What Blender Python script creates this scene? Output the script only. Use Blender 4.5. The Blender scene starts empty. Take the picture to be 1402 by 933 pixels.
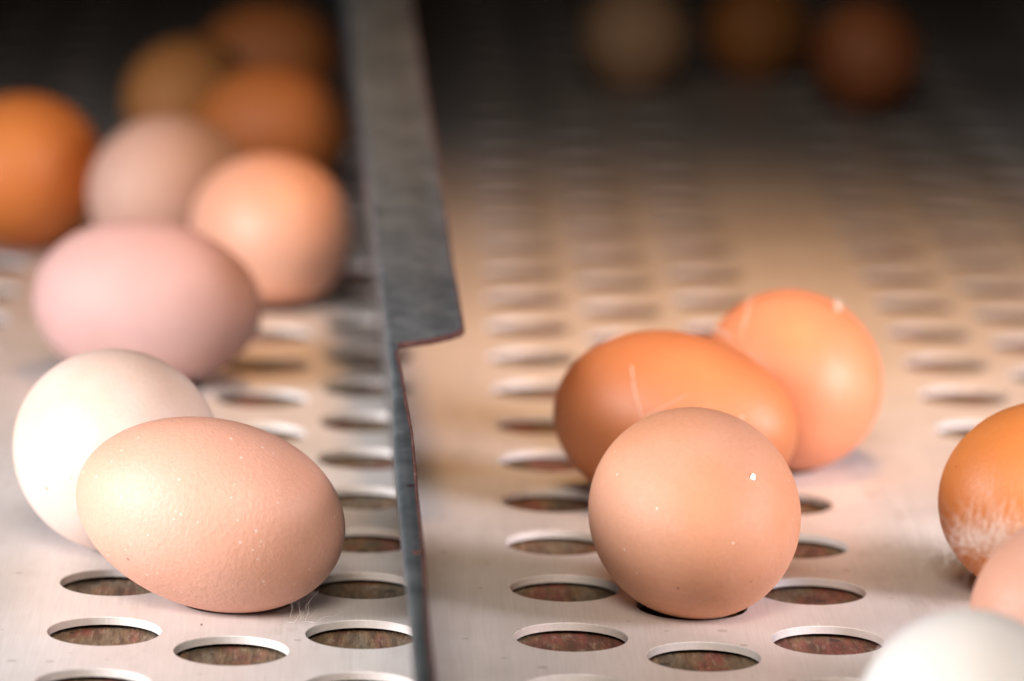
import bpy, bmesh, math, random
from mathutils import Vector, Matrix
from mathutils.bvhtree import BVHTree
R = math.radians
random.seed(7)
sc = bpy.context.scene
col = sc.collection

# ---------------------------------------------------------------- camera
CAM_H = 0.263
PITCH, YAW, ROLL, F = 0.198876, 0.028082, 0.019845, 6754.8 / 1402.0
cp, sp, cy, sy = math.cos(PITCH), math.sin(PITCH), math.cos(YAW), math.sin(YAW)
fwd = Vector((sy * cp, cy * cp, -sp))
rt = Vector((cy, -sy, 0))
up = rt.cross(fwd)
cr = math.cos(ROLL) * rt + math.sin(ROLL) * up
cu = -math.sin(ROLL) * rt + math.cos(ROLL) * up
cam_d = bpy.data.cameras.new("camera")
cam_d.sensor_width = 36
cam_d.lens = 36 * F
cam_d.clip_start = 0.02
cam_d.clip_end = 50
cam_d.dof.use_dof = True
cam_d.dof.focus_distance = 1.035
cam_d.dof.aperture_fstop = cam_d.lens / 1000 / 0.0188
cam_d.dof.aperture_blades = 9
cam = bpy.data.objects.new("camera", cam_d)
col.objects.link(cam)
cam.matrix_world = Matrix(((cr.x, cu.x, -fwd.x, 0), (cr.y, cu.y, -fwd.y, 0), (cr.z, cu.z, -fwd.z, CAM_H), (0, 0, 0, 1)))
sc.camera = cam

# ---------------------------------------------------------------- world, lamps, exposure
w = bpy.data.worlds.new("World")
sc.world = w
w.use_nodes = True
w.node_tree.nodes["Background"].inputs[0].default_value = (1.0, 0.62, 0.38, 1)
w.node_tree.nodes["Background"].inputs[1].default_value = 0.0015


def area(name, loc, target, sx, sy_, power, colour, spread):
    l = bpy.data.lights.new(name, 'AREA')
    l.shape = 'RECTANGLE'
    l.size, l.size_y = sx, sy_
    l.energy = power
    l.color = colour
    l.spread = R(spread)
    o = bpy.data.objects.new(name, l)
    col.objects.link(o)
    o.location = loc
    o.rotation_euler = (Vector(target) - Vector(loc)).to_track_quat('-Z', 'Y').to_euler()
    return o


area("left_window_lamp", (-0.62, 0.85, 0.22), (-0.06, 1.10, 0), 0.34, 0.30, 1.66, (0.99, 0.97, 0.99), 67)
area("right_window_lamp", (0.54, 0.84, 0.20), (0.16, 1.11, 0), 0.28, 0.32, 0.74, (1.0, 0.91, 0.96), 46)
area("front_lamp", (-0.05, 0.18, 0.66), (0.04, 0.94, 0), 0.40, 0.40, 0.74, (1.0, 0.86, 0.72), 43)
area("warm_fill_lamp", (0.10, 1.08, 0.70), (0.10, 1.30, 0), 0.14, 0.14, 0.36, (1.0, 0.47, 0.13), 41)  # added fill that tints the middle and far deck warm

sc.view_settings.view_transform = 'Standard'
sc.view_settings.look = 'None'
sc.view_settings.exposure = 0
sc.view_settings.gamma = 1
sc.view_settings.use_curve_mapping = False
sc.render.engine = 'CYCLES'
sc.cycles.use_denoising = True
sc.cycles.max_bounces = 8


# ---------------------------------------------------------------- helpers
def tag(o, label=None, cat=None, group=None, kind=None):
    if label: o["label"] = label
    if cat: o["category"] = cat
    if group: o["group"] = group
    if kind: o["kind"] = kind
    return o


def link_bm(name, bm, mat, parent=None, smooth=True):
    me = bpy.data.meshes.new(name)
    bm.to_mesh(me)
    bm.free()
    me.materials.append(mat)
    if smooth:
        for p in me.polygons: p.use_smooth = True
    o = bpy.data.objects.new(name, me)
    col.objects.link(o)
    if parent: o.parent = parent
    return o


class NT:
    """small wrapper for building node trees"""
    def __init__(self, name):
        self.m = bpy.data.materials.new(name)
        self.m.use_nodes = True
        self.t = self.m.node_tree
        self.b = self.t.nodes["Principled BSDF"]

    def n(self, typ, **kw):
        nd = self.t.nodes.new(typ)
        for k, v in kw.items():
            if k.startswith("i_"):
                key = k[2:].replace("_", " ")
                nd.inputs[key].default_value = v
            else:
                setattr(nd, k, v)
        return nd

    def l(self, a, b): self.t.links.new(a, b)

    def coord(self, scale=(1, 1, 1), off=(0, 0, 0)):
        tc = self.n("ShaderNodeTexCoord")
        mp = self.n("ShaderNodeMapping")
        mp.inputs["Scale"].default_value = scale
        mp.inputs["Location"].default_value = off
        self.l(tc.outputs["Object"], mp.inputs[0])
        return mp.outputs[0]

    def noise(self, vec, scale, detail=3, rough=.55):
        nd = self.n("ShaderNodeTexNoise")
        nd.inputs["Scale"].default_value = scale
        nd.inputs["Detail"].default_value = detail
        nd.inputs["Roughness"].default_value = rough
        self.l(vec, nd.inputs["Vector"])
        return nd.outputs["Fac"]

    def ramp(self, fac, stops):
        nd = self.n("ShaderNodeValToRGB")
        cr_ = nd.color_ramp
        while len(cr_.elements) < len(stops): cr_.elements.new(.5)
        for e, (p, c) in zip(cr_.elements, stops):
            e.position = p
            e.color = (*c, 1) if len(c) == 3 else c
        self.l(fac, nd.inputs[0])
        return nd.outputs[0]

    def mapr(self, v, a, b, c, d):
        nd = self.n("ShaderNodeMapRange")
        for i, x in enumerate((a, b, c, d)): nd.inputs[i + 1].default_value = x
        self.l(v, nd.inputs[0])
        return nd.outputs[0]

    def mix(self, fac, a, b, mode='MIX'):
        nd = self.n("ShaderNodeMix", data_type='RGBA', blend_type=mode)
        for key, v in ((0, fac), (6, a), (7, b)):
            if isinstance(v, (int, float)): nd.inputs[key].default_value = v
            elif isinstance(v, tuple): nd.inputs[key].default_value = (*v, 1)
            else: self.l(v, nd.inputs[key])
        return nd.outputs[2]

    def math(self, op, a, b=0.0):
        nd = self.n("ShaderNodeMath", operation=op)
        for i, v in enumerate((a, b)):
            if isinstance(v, (int, float)): nd.inputs[i].default_value = v
            else: self.l(v, nd.inputs[i])
        return nd.outputs[0]

    def spots(self, vec, scale, radius, keep):
        """sparse small dots: voronoi cells of which a share is kept"""
        vo = self.n("ShaderNodeTexVoronoi")
        vo.inputs["Scale"].default_value = scale
        self.l(vec, vo.inputs["Vector"])
        sep = self.n("ShaderNodeSeparateColor")
        self.l(vo.outputs["Color"], sep.inputs[0])
        rad = self.math('MULTIPLY', sep.outputs[1], radius)
        dot = self.math('LESS_THAN', vo.outputs["Distance"], rad)
        k = self.math('LESS_THAN', sep.outputs[0], keep)
        return self.math('MULTIPLY', dot, k)

    def bump(self, h, dist, strength=1.0, prev=None):
        nd = self.n("ShaderNodeBump")
        nd.inputs["Distance"].default_value = dist
        nd.inputs["Strength"].default_value = strength
        self.l(h, nd.inputs["Height"])
        if prev: self.l(prev, nd.inputs["Normal"])
        return nd.outputs[0]

    def set(self, **kw):
        for k, v in kw.items():
            key = k.replace("_", " ")
            if isinstance(v, (int, float)): self.b.inputs[key].default_value = v
            elif isinstance(v, tuple): self.b.inputs[key].default_value = (*v, 1) if len(v) == 3 and "Color" in key else v
            else: self.l(v, self.b.inputs[key])


# ---------------------------------------------------------------- materials
def deck_material():
    t = NT("satin_pale_metal")
    v = t.coord()
    streak = t.noise(t.coord((1, .035, 1)), 1500, 3, .6)      # brushed along the deck
    streak2 = t.noise(t.coord((1, .05, 1)), 420, 3, .6)
    blotch = t.noise(v, 22, 4, .6)
    c = t.ramp(blotch, [(.3, (.70, .67, .665)), (.7, (.80, .775, .775))])
    c = t.mix(t.mapr(streak, .3, .7, 0, .20), c, (.40, .35, .32))
    dirt = t.spots(v, 260, .30, .10)
    c = t.mix(t.math('MULTIPLY', dirt, .35), c, (.23, .18, .13))
    scr = t.spots(t.coord((1, .12, 1), (3, 1, 0)), 330, .16, .10)
    c = t.mix(t.math('MULTIPLY', scr, .6), c, (.85, .84, .82))
    # a thin film of yellow-brown dust, thick enough to show far down the deck
    dust = t.noise(v, 9, 5, .6)
    c = t.mix(t.mapr(dust, .45, .75, 0, .35), c, (.48, .36, .23))
    # grime: greyish smears, denser in patches, and short dark flecks
    sm = t.noise(t.coord((1, .4, 1), (9, 4, 0)), 130, 5, .7)
    pm = t.noise(t.coord(off=(1, 7, 0)), 30, 3, .5)
    c = t.mix(t.math('MULTIPLY', t.mapr(sm, .55, .75, 0, .45), t.mapr(pm, .45, .62, 0, 1)), c, (.34, .26, .19))
    fl = t.spots(t.coord((1, .3, 1), (6, 2, 0)), 420, .13, .06)
    c = t.mix(t.math('MULTIPLY', fl, .7), c, (.12, .08, .05))
    rgh = t.mapr(streak2, .3, .7, .40, .52)
    t.set(Base_Color=c, Roughness=rgh, Metallic=.25)
    t.b.inputs["Specular IOR Level"].default_value = .5
    t.l(t.bump(streak, .00004, .55), t.b.inputs["Normal"])
    return t.m


def floor_material():
    t = NT("dirty_rust_plate")
    v = t.coord()
    patch = t.noise(t.coord((1, .5, 1)), 75, 3, .6)
    c = t.ramp(patch, [(.30, (.13, .030, .026)), (.42, (.20, .062, .045)), (.50, (.19, .115, .058)), (.60, (.17, .14, .10)), (.72, (.105, .095, .070))])
    fib = t.noise(t.coord((1, .16, 1)), 520, 4, .65)
    c = t.mix(t.mapr(fib, .38, .62, 0, .75), c, (.06, .035, .02))
    fine = t.noise(t.coord((1, .2, 1), (2, 2, 0)), 760, 4, .7)
    c = t.mix(t.mapr(fine, .52, .72, 0, .6), c, (.36, .29, .21))
    d = t.spots(v, 300, .5, .2)
    c = t.mix(t.math('MULTIPLY', d, .8), c, (.03, .02, .015))
    t.set(Base_Color=c, Roughness=.75)
    t.l(t.bump(fib, .0006, 1.0), t.b.inputs["Normal"])
    return t.m


def steel_material():
    t = NT("weathered_galvanised_steel")
    v = t.coord()
    spang = t.n("ShaderNodeTexVoronoi")
    spang.inputs["Scale"].default_value = 240
    t.l(v, spang.inputs["Vector"])
    sep = t.n("ShaderNodeSeparateColor")
    t.l(spang.outputs["Color"], sep.inputs[0])
    big = t.noise(v, 70, 5, .65)
    c = t.ramp(big, [(.28, (.064, .078, .088)), (.50, (.088, .104, .115)), (.66, (.118, .134, .142)), (.82, (.22, .20, .17))])
    c = t.mix(t.math('MULTIPLY', sep.outputs[0], .25), c, (.22, .25, .28))
    scr = t.noise(t.coord((.5, 1, 1), (5, 0, 0)), 900, 5, .75)
    c = t.mix(t.mapr(scr, .60, .74, 0, .22), c, (.38, .40, .40))
    pit = t.spots(v, 300, .32, .12)
    c = t.mix(t.math('MULTIPLY', pit, .75), c, (.05, .02, .015))
    t.set(Base_Color=c, Roughness=t.mapr(big, .3, .7, .42, .60), Metallic=.45)
    t.l(t.bump(scr, .00004, .4), t.b.inputs["Normal"])
    return t.m


def rust_material():
    t = NT("rusty_cut_edge")
    n_ = t.noise(t.coord(), 420, 4, .7)
    c = t.ramp(n_, [(.35, (.030, .008, .007)), (.55, (.075, .022, .017)), (.70, (.15, .09, .075))])
    t.set(Base_Color=c, Roughness=.85)
    t.l(t.bump(n_, .0002, .8), t.b.inputs["Normal"])
    return t.m


def shell_material(name, base, tint, dark_spots=.05, pale_spots=.06, rough=.42, seed=0, bump=1.0, spec=.55):
    t = NT(name)
    base, tint = [(c_[0] * .76, c_[1] * .66, c_[2] * .68) for c_ in (base, tint)]
    off = (seed * .37, seed * .11, seed * .23)
    v = t.coord(off=off)
    big = t.noise(v, 38, 3, .5)
    c = t.mix(t.mapr(big, .35, .65, 0, 1), base, tint)
    fine = t.noise(v, 900, 3, .6)
    c = t.mix(t.mapr(fine, .35, .65, 0, .12), c, tuple(x * .62 for x in base))
    ds = t.spots(v, 420, .22, dark_spots * .35)
    c = t.mix(t.math('MULTIPLY', ds, .6), c, tuple(x * f for x, f in zip(base, (.42, .26, .2))))
    ps = t.spots(t.coord(off=(off[0] + 4, 1, 2)), 760, .30, pale_spots)
    c = t.mix(t.math('MULTIPLY', ps, .30), c, (.86, .80, .76))
    t.set(Base_Color=c, Roughness=t.mapr(fine, .3, .7, rough + .06, rough + .14))
    t.b.inputs["Specular IOR Level"].default_value = spec
    t.b.inputs["Subsurface Weight"].default_value = .12
    t.b.inputs["Subsurface Radius"].default_value = (1.0, .45, .25)
    t.b.inputs["Subsurface Scale"].default_value = .0022
    pores = t.noise(v, 1300, 2, .5)
    grain = t.noise(t.coord((1, 1, .7), off), 950, 3, .6)
    n1 = t.bump(pores, .00012, .55 * bump)
    n2 = t.bump(grain, .00022, .36 * bump, n1)
    n3 = t.bump(ps, .00010, .5, n2)
    t.l(n3, t.b.inputs["Normal"])
    return t.m


def down_material():
    t = NT("white_down")
    t.set(Base_Color=(.86, .82, .78), Roughness=.8)
    t.b.inputs["Sheen Weight"].default_value = .3
    return t.m


hm = NT("fine_hair")
hm.set(Base_Color=(.80, .62, .50), Roughness=.7, Alpha=.65)
hair_m = hm.m
deck_m, floor_m, steel_m, rust_m, down_m = deck_material(), floor_material(), steel_material(), rust_material(), down_material()

# ---------------------------------------------------------------- perforated deck
PX, PY, HR = 0.0267815, 0.0411788, 0.0117396
XA, XD, XG, Y0, STAG = -0.055544, 0.041436, 0.151553, 0.993283, 0.346346
GRP = 4.1117 * PX
THICK, BEV = 0.0017, 0.00016
Y_MIN, Y_MAX = Y0 - 11 * PY, Y0 + 36 * PY
starts = [XA - GRP, XA, XD, XG, XG + GRP]
cols_ = [(s + k * PX, (k == 1)) for s in starts for k in range(3)]
bm = bmesh.new()


def cell(cx, y_lo, y_hi, cyy, segs):
    """one rectangle of sheet with a round, slightly eased hole and its wall"""
    x0, x1 = cx - PX / 2, cx + PX / 2
    rings = [[], [], [], []]
    for i in range(segs):
        a = 2 * math.pi * (i + .5) / segs
        dx, dy = math.cos(a), math.sin(a)
        s = min((PX / 2) / max(abs(dx), 1e-9), ((y_hi - cyy) if dy > 0 else (cyy - y_lo)) / max(abs(dy), 1e-9))
        rings[0].append(bm.verts.new((cx + dx * s, cyy + dy * s, 0)))
        rings[1].append(bm.verts.new((cx + dx * (HR + BEV), cyy + dy * (HR + BEV), 0)))
        rings[2].append(bm.verts.new((cx + dx * HR, cyy + dy * HR, -BEV)))
        rings[3].append(bm.verts.new((cx + dx * HR, cyy + dy * HR, -THICK)))
    for a_, b_ in zip(rings, rings[1:]):
        for i in range(segs):
            j = (i + 1) % segs
            bm.faces.new((a_[i], a_[j], b_[j], b_[i]))
    # the four corners of the rectangle
    o = rings[0]
    for sx_, sy_ in ((1, 1), (-1, 1), (-1, -1), (1, -1)):
        yy = y_hi if sy_ > 0 else y_lo
        c_ = Vector((cx + sx_ * PX / 2, yy, 0))
        for i in range(segs):
            j = (i + 1) % segs
            p, q = o[i].co, o[j].co
            on_side = lambda v: abs(abs(v.x - cx) - PX / 2) < 1e-7
            if on_side(p) != on_side(q) and (p.x - cx) * sx_ > 0 and (q.x - cx) * sx_ > 0 and (p.y - cyy) * sy_ > 0 and (q.y - cyy) * sy_ > 0:
                if (p - c_).length > 1e-6 and (q - c_).length > 1e-6:
                    bm.faces.new((o[i], bm.verts.new(c_), o[j]))


def quad(x0, x1, y0, y1, z=0):
    bm.faces.new([bm.verts.new(p) for p in ((x0, y0, z), (x1, y0, z), (x1, y1, z), (x0, y1, z))])


for cx, st in cols_:
    n = -10
    first = True
    while True:
        yc = Y0 + (n - (STAG if st else 0)) * PY
        if yc + PY / 2 > Y_MAX: break
        segs = 72 if yc < 1.35 else 40
        cell(cx, yc - PY / 2, yc + PY / 2, yc, segs)
        if first: quad(cx - PX / 2, cx + PX / 2, Y_MIN, yc - PY / 2); first = False
        n += 1
    quad(cx - PX / 2, cx + PX / 2, yc - PY / 2, Y_MAX)
edges = [(-0.40, starts[0] - PX / 2)]
for s0, s1 in zip(starts, starts[1:]): edges.append((s0 + 2.5 * PX, s1 - PX / 2))
edges.append((starts[-1] + 2.5 * PX, 0.56))
for x0, x1 in edges: quad(x0, x1, Y_MIN, Y_MAX)
bmesh.ops.recalc_face_normals(bm, faces=bm.faces[:])
deck = link_bm("perforated_table_surface", bm, deck_m, smooth=False)
if deck.data.polygons[-1].normal.z < 0: deck.data.flip_normals()
tag(deck, "pale satin metal table surface with rows of round holes", kind='structure')

bm = bmesh.new()
FZ = -0.0026
bmesh.ops.create_grid(bm, x_segments=2, y_segments=2, size=.5)
for v_ in bm.verts: v_.co = Vector((v_.co.x * .96 + .08, (v_.co.y + .5) * (Y_MAX - Y_MIN) + Y_MIN, FZ))
under = link_bm("dirty_floor_below_table", bm, floor_m, smooth=False)
tag(under, "rusty brown dirty plate seen through the round holes", kind='structure')

# dark wall closing the back of the box
bm = bmesh.new()
bmesh.ops.create_cube(bm, size=1)
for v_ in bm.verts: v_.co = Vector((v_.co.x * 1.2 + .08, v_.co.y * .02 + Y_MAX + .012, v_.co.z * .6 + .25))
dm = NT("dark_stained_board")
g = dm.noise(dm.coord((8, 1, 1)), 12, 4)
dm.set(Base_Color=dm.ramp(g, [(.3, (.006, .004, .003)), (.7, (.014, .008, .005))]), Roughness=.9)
wall = link_bm("back_wall", bm, dm.m, smooth=False)
tag(wall, "near black board wall closing the far end of the table", kind='structure')

# ---------------------------------------------------------------- divider
def lerp_line(pts, y):
    pts = sorted(pts, key=lambda p: p[1])
    for (xa, ya), (xb, yb) in zip(pts, pts[1:]):
        if y <= yb or (xb, yb) == pts[-1]:
            t_ = (y - ya) / (yb - ya)
            return xa + (xb - xa) * t_


BASE = [(.0094, .94), (.0079, 1.036), (.00577, 1.104), (.00375, 1.181), (-.0003, 1.3517), (-.0075, 1.63), (-.0166, 2.003)]
BEND = [(.0082, .862), (.00462, .990), (.00316, 1.060), (.00180, 1.1136), (-.0034, 1.255), (-.00964, 1.4184), (-.0135, 1.52)]
CUT = [(.0119, .862), (.0097, .9525), (.0081, 1.015), (.0064, 1.0507), (.0053, 1.0707), (.0045, 1.084)]
FLR = [(.0198, 1.095), (.01817, 1.143), (.01513, 1.2382), (.00853, 1.4197), (.00582, 1.488)]
DT = 0.0011
Y_CUT = 1.0945
RAIL_H = lambda y: .022 + .1 * (y - .87)       # the rail rises slightly away from the camera
divider = bpy.data.objects.new("divider_rail", None)
col.objects.link(divider)
divider.location = (.004, 1.0, 0)
tag(divider, "blue-grey steel divider rail with a notch and rusty cut edge, standing between the egg lanes", "divider rail")
bend = lambda y: lerp_line(BEND, y)


def outline_right(y):
    """right edge of the top flange"""
    if y >= Y_CUT:
        return lerp_line(FLR, y)
    return lerp_line(CUT, y)


bm = bmesh.new()
ys = []
y = .60
while y < Y_CUT - .014: ys.append(y); y += .02
ys += [Y_CUT - .0125, Y_CUT - .0110, Y_CUT - .0098]
prof = []
for y in ys:
    prof.append((y, outline_right(y) + max(0, (.0130 - (Y_CUT - y)) / .0035) ** 2 * .0012))
# rounded outer corner of the wide flange
xr = lerp_line(FLR, Y_CUT)
xc = lerp_line(CUT, Y_CUT - .010)
prof.append((Y_CUT - .0091, xc + .0030))
prof.append((Y_CUT - .0062, xc + .0080))
prof.append((Y_CUT - .0022, xr - .0030))
prof.append((Y_CUT + .0006, xr - .0008))
prof.append((Y_CUT + .0034, xr))
y = Y_CUT + .012
while y < 2.3: prof.append((y, outline_right(y))); y += .02
rows = []
RB = .0012                                     # bend radius
for y, xr_ in prof:
    xb = bend(y) + .0002 * math.sin(y * 37) + .0001 * math.sin(y * 91 + 1)
    xr_ = xr_ + .00012 * math.sin(y * 230) + .0001 * math.sin(y * 410)
    DH = RAIL_H(y)
    x0 = max(lerp_line(BASE, y), xb)
    sec = [(x0, 0.0), (x0 + (xb - x0) * .35, DH * .35), (x0 + (xb - x0) * .7, DH * .7), (xb, DH - RB)]
    for k in range(1, 5):
        a = math.pi / 2 * k / 4
        sec.append((xb + RB - RB * math.cos(a), DH - RB + RB * math.sin(a)))
    sag = .0004 * (xr_ - xb) / .019
    sec += [(xb + (xr_ - xb) * .45, DH - sag * .4), (xr_, DH - sag)]
    rows.append([bm.verts.new((x - .004, y - 1.0, z)) for x, z in sec])
for a_, b_ in zip(rows, rows[1:]):
    for i in range(len(a_) - 1):
        bm.faces.new((a_[i], a_[i + 1], b_[i + 1], b_[i]))
bmesh.ops.recalc_face_normals(bm, faces=bm.faces[:])
sheet = link_bm("sheet", bm, steel_m, divider)
sol = sheet.modifiers.new("thickness", 'SOLIDIFY')
sol.thickness = DT * .9
sol.offset = -1
# make the sheet grow inward (down and to the right)
if sum(p.normal.z for p in sheet.data.polygons) < 0: sheet.data.flip_normals()

# rusty cut edge: a thin strip running along the outline of the top flange
bm = bmesh.new()
prev = None
for i, (y, xr_) in enumerate(prof):
    xb = bend(y)
    xr_ = xr_ + .00012 * math.sin(y * 230) + .0001 * math.sin(y * 410)
    p = Vector((xr_ - .004, y - 1.0, RAIL_H(y) - .0004 * (xr_ - xb) / .019))
    q0 = prof[max(0, i - 1)]; q1 = prof[min(len(prof) - 1, i + 1)]
    tng = Vector((q1[1] - q0[1], q1[0] - q0[0], 0)).normalized()
    nrm = Vector((tng.y, -tng.x, 0))
    wob = 1 + .25 * math.sin(y * 300) + .2 * math.sin(y * 811)
    far = max(0.35, 1 - max(0, y - Y_CUT - .004) * 22)
    wd = .00055 * wob * far
    ring = [p - nrm * wd + Vector((0, 0, .00006)), p + nrm * .0002 + Vector((0, 0, .00006)), p + nrm * .0002 + Vector((0, 0, -DT * 1.1)), p - nrm * wd + Vector((0, 0, -DT * 1.1))]
    ring = [bm.verts.new(v_) for v_ in ring]
    if prev:
        for k in range(4):
            bm.faces.new((prev[k], prev[(k + 1) % 4], ring[(k + 1) % 4], ring[k]))
    prev = ring
bmesh.ops.recalc_face_normals(bm, faces=bm.faces[:])
edge = link_bm("cut_edge", bm, rust_m, divider)
edge["label"] = "rusty brown cut edge of the strip"
bm = bmesh.new()
bmesh.ops.create_uvsphere(bm, u_segments=14, v_segments=8, radius=.0011)
for v_ in bm.verts: v_.co.z *= .35
rs = link_bm("rust_spot", bm, rust_m, divider)
rs.location = (.0088 - .004, .945 - 1.0, RAIL_H(.945) + .0001)

# ---------------------------------------------------------------- eggs
ORANGE, ORANGE_T = (.84, .30, .06), (.88, .34, .08)
eggs = {}


def make_egg(key, pos, a, b, k, psi, tau, mat, label, group, segs=(96, 64)):
    bm = bmesh.new()
    nu, nv = segs
    psi, tau = R(psi), R(tau)
    k = k * .8
    rings_ = []
    for i in range(1, nv):
        th = math.pi * i / nv
        u = math.cos(th)
        r_ = b * math.sin(th) * (1 - k * u)
        rings_.append([bm.verts.new((a * u, r_ * math.cos(2 * math.pi * j / nu), r_ * math.sin(2 * math.pi * j / nu))) for j in range(nu)])
    p0, p1 = bm.verts.new((a, 0, 0)), bm.verts.new((-a, 0, 0))
    for j in range(nu):
        bm.faces.new((p0, rings_[0][j], rings_[0][(j + 1) % nu]))
        bm.faces.new((p1, rings_[-1][(j + 1) % nu], rings_[-1][j]))
    for A, B in zip(rings_, rings_[1:]):
        for j in range(nu):
            bm.faces.new((A[j], B[j], B[(j + 1) % nu], A[(j + 1) % nu]))
    bmesh.ops.recalc_face_normals(bm, faces=bm.faces[:])
    o = link_bm("egg", bm, mat)
    d = Vector((math.cos(tau) * math.cos(psi), math.cos(tau) * math.sin(psi), -math.sin(tau)))
    s = Vector((-math.sin(psi), math.cos(psi), 0))
    w_ = d.cross(s)
    o.matrix_world = Matrix(((d.x, s.x, w_.x, pos[0]), (d.y, s.y, w_.y, pos[1]), (d.z, s.z, w_.z, pos[2]), (0, 0, 0, 1)))
    tag(o, label, "egg", group)
    eggs[key] = o
    return o


GL, GR_, GB = "eggs left of the divider rail", "eggs in front on the right of the divider rail", "dim eggs far back on the right"
S = shell_material
m_peach = S("peach_shell", (.80, .475, .325), (.84, .53, .39), .04, .16, .44, 1, 1.5)
m_rose = S("rosy_tan_shell", (.72, .37, .19), (.76, .44, .275), .05, .03, .50, 2)
m_cream = S("cream_shell", (.78, .64, .50), (.84, .76, .66), .30, .04, .38, 3)
m_pink = S("dusty_pink_shell", (.58, .40, .355), (.64, .46, .42), .03, .05, .55, 4)
m_apricot = S("apricot_shell", (.86, .50, .32), (.90, .57, .40), .03, .03, .38, 5)
m_greyp = S("pale_pink_shell", (.74, .54, .42), (.78, .60, .49), .03, .05, .5, 6)
m_orange = S("orange_shell", ORANGE, ORANGE_T, .05, .02, .42, 7)
m_orange2 = S("deep_orange_shell", (.60, .225, .075), (.65, .26, .095), .05, .02, .42, 8)
m_orange3 = S("soft_orange_shell", (.72, .28, .12), (.77, .34, .17), .04, .02, .42, 9)
m_brown = S("ochre_shell", (.78, .36, .10), (.82, .40, .12), .04, .02, .5, 10)
m_brown2 = S("rust_shell", (.74, .26, .06), (.78, .29, .07), .04, .02, .5, 11)
m_orange4 = S("amber_shell", (.66, .245, .055), (.70, .28, .07), .08, .01, .42, 14)
m_white = S("white_shell", (1.16, 1.33, 1.30), (1.18, 1.34, 1.31), .02, .02, .42, 12)
m_tan = S("tan_shell", (1.0, .72, .42), (1.0, .76, .46), .04, .02, .5, 13)

make_egg("e1", (-.03461, 1.01518, .0202), .02957, .0201, .06, 162, -9, m_peach, "speckled peach egg lying sideways in front, over a hole left of the rail", GL, (128, 96))
make_egg("e2", (.06838, 1.01918, .0204), .02846, .02223, .06, -80, 0, m_rose, "rosy tan egg seen end-on in front, with a white chip on it", GR_, (128, 96))
make_egg("e3", (-.05734, 1.06582, .0223), .02782, .02226, .06, 112, 0, m_cream, "cream white egg right behind the speckled peach egg", GL)
make_egg("e4", (-.05877, 1.24361, .0208), .03128, .02122, .05, -25, 0, m_pink, "dusty pink egg lying sideways behind the cream white egg", GL)
make_egg("e5", (-.03001, 1.35472, .0204), .02678, .02142, .06, 120, 0, m_apricot, "pale apricot egg between the dusty pink egg and the rail", GL)
make_egg("e6", (-.0598, 1.4085, .0219), .02740, .0219, .06, 60, 0, m_greyp, "pale pinkish egg above and behind the dusty pink egg", GL)
make_egg("e7", (-.1042, 1.4330, .0229), .02858, .02286, .06, 70, 0, m_orange, "bright orange egg cut off by the left edge of the photo", GL)
make_egg("e8", (-.03404, 1.53379, .0203), .02534, .02027, .06, 150, 0, m_brown2, "rust brown egg right behind the pale apricot egg", GL)
make_egg("e9", (-.06162, 1.59813, .0201), .02514, .02011, .06, 60, 0, m_brown, "ochre egg behind the pale pinkish egg, dark gap to its left", GL)
make_egg("e10", (-.03858, 1.69463, .0198), .02472, .01977, .06, 170, 0, m_brown2, "dim deep orange egg, farthest back left of the rail", GL)
make_egg("e11", (.06918, 1.11082, .0206), .03048, .02067, .06, -35, 0, m_orange2, "orange egg with white hairs on it, directly behind the rosy tan egg", GR_)
make_egg("e12", (.09963, 1.15982, .0206), .02752, .0215, .06, 100, 0, m_orange3, "soft orange egg at the back of the front three, pale pink on its right side", GR_)
make_egg("e13", (.14637, 1.03789, .0207), .02642, .02113, .06, 40, 0, m_orange4, "deep orange egg cut by the right edge, behind the white feather", GR_)
make_egg("e14", (.1420, .9370, .0209), .02607, .02086, .06, 30, 0, m_peach, "blurred peach egg at the right edge between orange and white eggs", GR_)
make_egg("e15", (.10867, .86419, .0199), .02421, .01985, .06, 65, 0, m_white, "blurred white egg in the bottom right corner, nearest of all", GR_)
make_egg("e16", (.09181, 1.77311, .0191), .02469, .01975, .06, 80, 0, m_tan, "dim tan egg, nearest the rail of the three far back", GB)
make_egg("e17", (.1390, 1.8000, .0185), .0225, .0185, .06, 50, 0, m_brown, "dim brown egg, middle one of the three far back", GB)
make_egg("e18", (.17162, 1.72638, .0198), .02499, .01999, .06, 80, 0, m_orange2, "dim rust egg, rightmost of the three far back", GB)


# ---------------------------------------------------------------- hairs, down and chips lying on the eggs
def ray_dir(px, py):
    return (fwd + cr * ((px - 701) / 6754.8) - cu * ((py - 466.5) / 6754.8)).normalized()


def egg_bvh(key):
    o = eggs[key]
    me = o.data
    vs = [o.matrix_world @ v_.co for v_ in me.vertices]
    return BVHTree.FromPolygons(vs, [tuple(p.vertices) for p in me.polygons])


def tube(bm, pts, r0, r1, sides=6):
    prev = None
    for i, p in enumerate(pts):
        t_ = i / (len(pts) - 1)
        r_ = r0 + (r1 - r0) * t_
        tan = (pts[min(i + 1, len(pts) - 1)] - pts[max(i - 1, 0)]).normalized()
        a = tan.orthogonal().normalized()
        b = tan.cross(a)
        ring = [bm.verts.new(p + (a * math.cos(2 * math.pi * k / sides) + b * math.sin(2 * math.pi * k / sides)) * r_) for k in range(sides)]
        if prev:
            for k in range(sides):
                bm.faces.new((prev[k], prev[(k + 1) % sides], ring[(k + 1) % sides], ring[k]))
        prev = ring


def on_egg(key, pts, lift=.0001):
    tree = egg_bvh(key)
    out = []
    for (xa, ya), (xb, yb) in zip(pts, pts[1:]):
        for i in range(6):
            t_ = i / 5
            hit, nrm, _, _ = tree.ray_cast(Vector((0, 0, CAM_H)), ray_dir(xa + (xb - xa) * t_, ya + (yb - ya) * t_))
            if hit: out.append(hit + nrm * lift)
    return out


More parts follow.
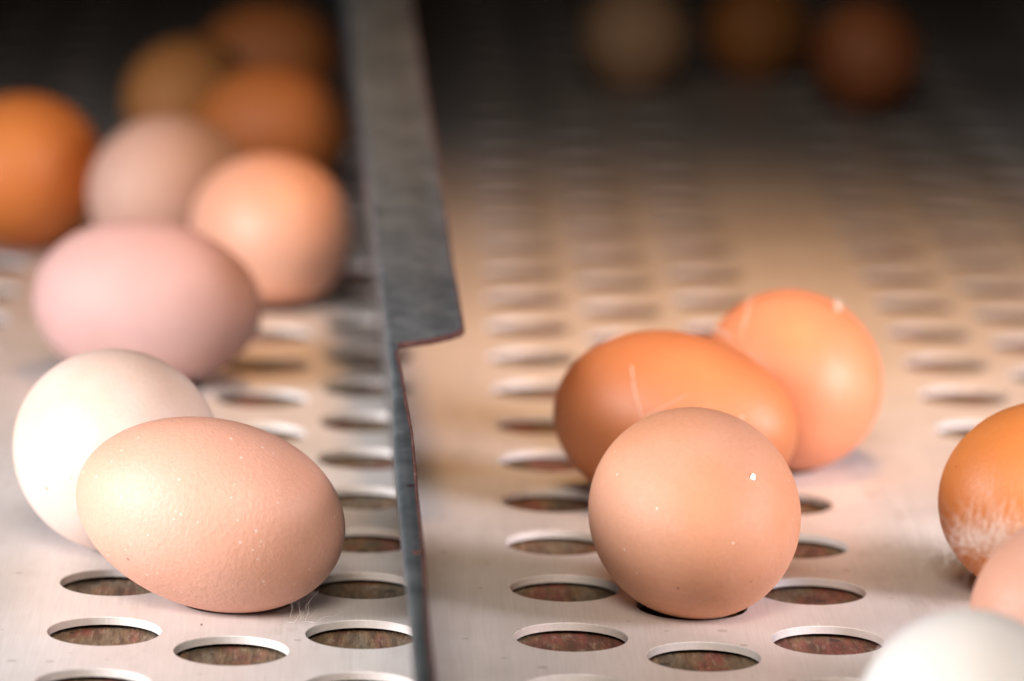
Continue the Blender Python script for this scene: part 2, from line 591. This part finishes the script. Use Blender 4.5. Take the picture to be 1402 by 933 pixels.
def hair(key, pts, r0, label, cat="hair", name="hair"):
    bm = bmesh.new()
    p = on_egg(key, pts)
    q = [p[0]]
    for x in p[1:]:
        if (x - q[-1]).length > 1e-5: q.append(x)
    tube(bm, q, r0, r0 * .4)
    o = link_bm(name, bm, hair_m)
    return tag(o, label, cat)


hair("e11", [(865, 502), (869, 535), (880, 574)], .00016, "long white hair running down the orange egg's front")
hair("e11", [(882, 572), (912, 556), (942, 540)], .00012, "short thin white hair slanting across the orange egg")
hair("e12", [(1030, 402), (1022, 435), (1013, 462)], .00024, "white hair running down the top left of the soft orange egg")
hair("e12", [(978, 452), (992, 455), (1003, 466)], .0005, "smear of white down on the soft orange egg's left shoulder", "down", "down_smear")

# white chip on the rosy tan egg
tree = egg_bvh("e2")
hit, nrm, _, _ = tree.ray_cast(Vector((0, 0, CAM_H)), ray_dir(1030, 655))
bm = bmesh.new()
bmesh.ops.create_icosphere(bm, subdivisions=2, radius=1)
for v_ in bm.verts:
    v_.co *= 1 + .25 * random.uniform(-1, 1)
    v_.co = Vector((v_.co.x * .00065, v_.co.y * .0004, v_.co.z * .00125))
chip = link_bm("shell_chip", bm, down_m)
chip.location = hit
chip.rotation_euler = (0, R(18), 0)
tag(chip, "tiny white chip stuck on the rosy tan egg", "chip")


def tuft(name, loc, n, length, spread, dirv, rad, label, curl=.5, cat="down", base=(1, 1, 1)):
    bm = bmesh.new()
    dirv = Vector(dirv).normalized()
    for i in range(n):
        d = (dirv + Vector([random.gauss(0, spread) for _ in range(3)])).normalized()
        bend_ = Vector([random.gauss(0, curl) for _ in range(3)])
        L = length * random.uniform(.4, 1)
        p0 = Vector([random.gauss(0, length * .17 * base[q_]) for q_ in range(3)])
        pts = []
        for k in range(7):
            t_ = k / 6
            pts.append(p0 + d * L * t_ + bend_ * L * t_ * t_ * .6 + bend_.yzx * (L * .10 * math.sin(t_ * 9 + i)))
        for q in pts: q.z = max(q.z, -loc[2] + .0002)
        tube(bm, pts, rad, rad * .3, 4)
    o = link_bm(name, bm, down_m)
    o.location = loc
    return tag(o, label, cat)


tuft("feather", (.1235, .948, .0318), 420, .0085, .72, (-.15, .1, .65), .000024, "fluffy white feather in front of the deep orange egg at right", .6, "feather", (3.6, 1, 1))
tuft("down_tuft", (-.0155, 1.003, .0004), 9, .0090, .30, (.45, .1, .8), .00003, "wispy pale down caught under the speckled peach egg's right end", .5)
th_, tn_, _, _ = egg_bvh("e12").ray_cast(Vector((0, 0, CAM_H)), ray_dir(1146, 424))
if th_: tuft("down_tuft", tuple(th_), 9, .0035, .6, tuple(tn_), .00012, "tiny white tuft on top right of the soft orange egg", .5)
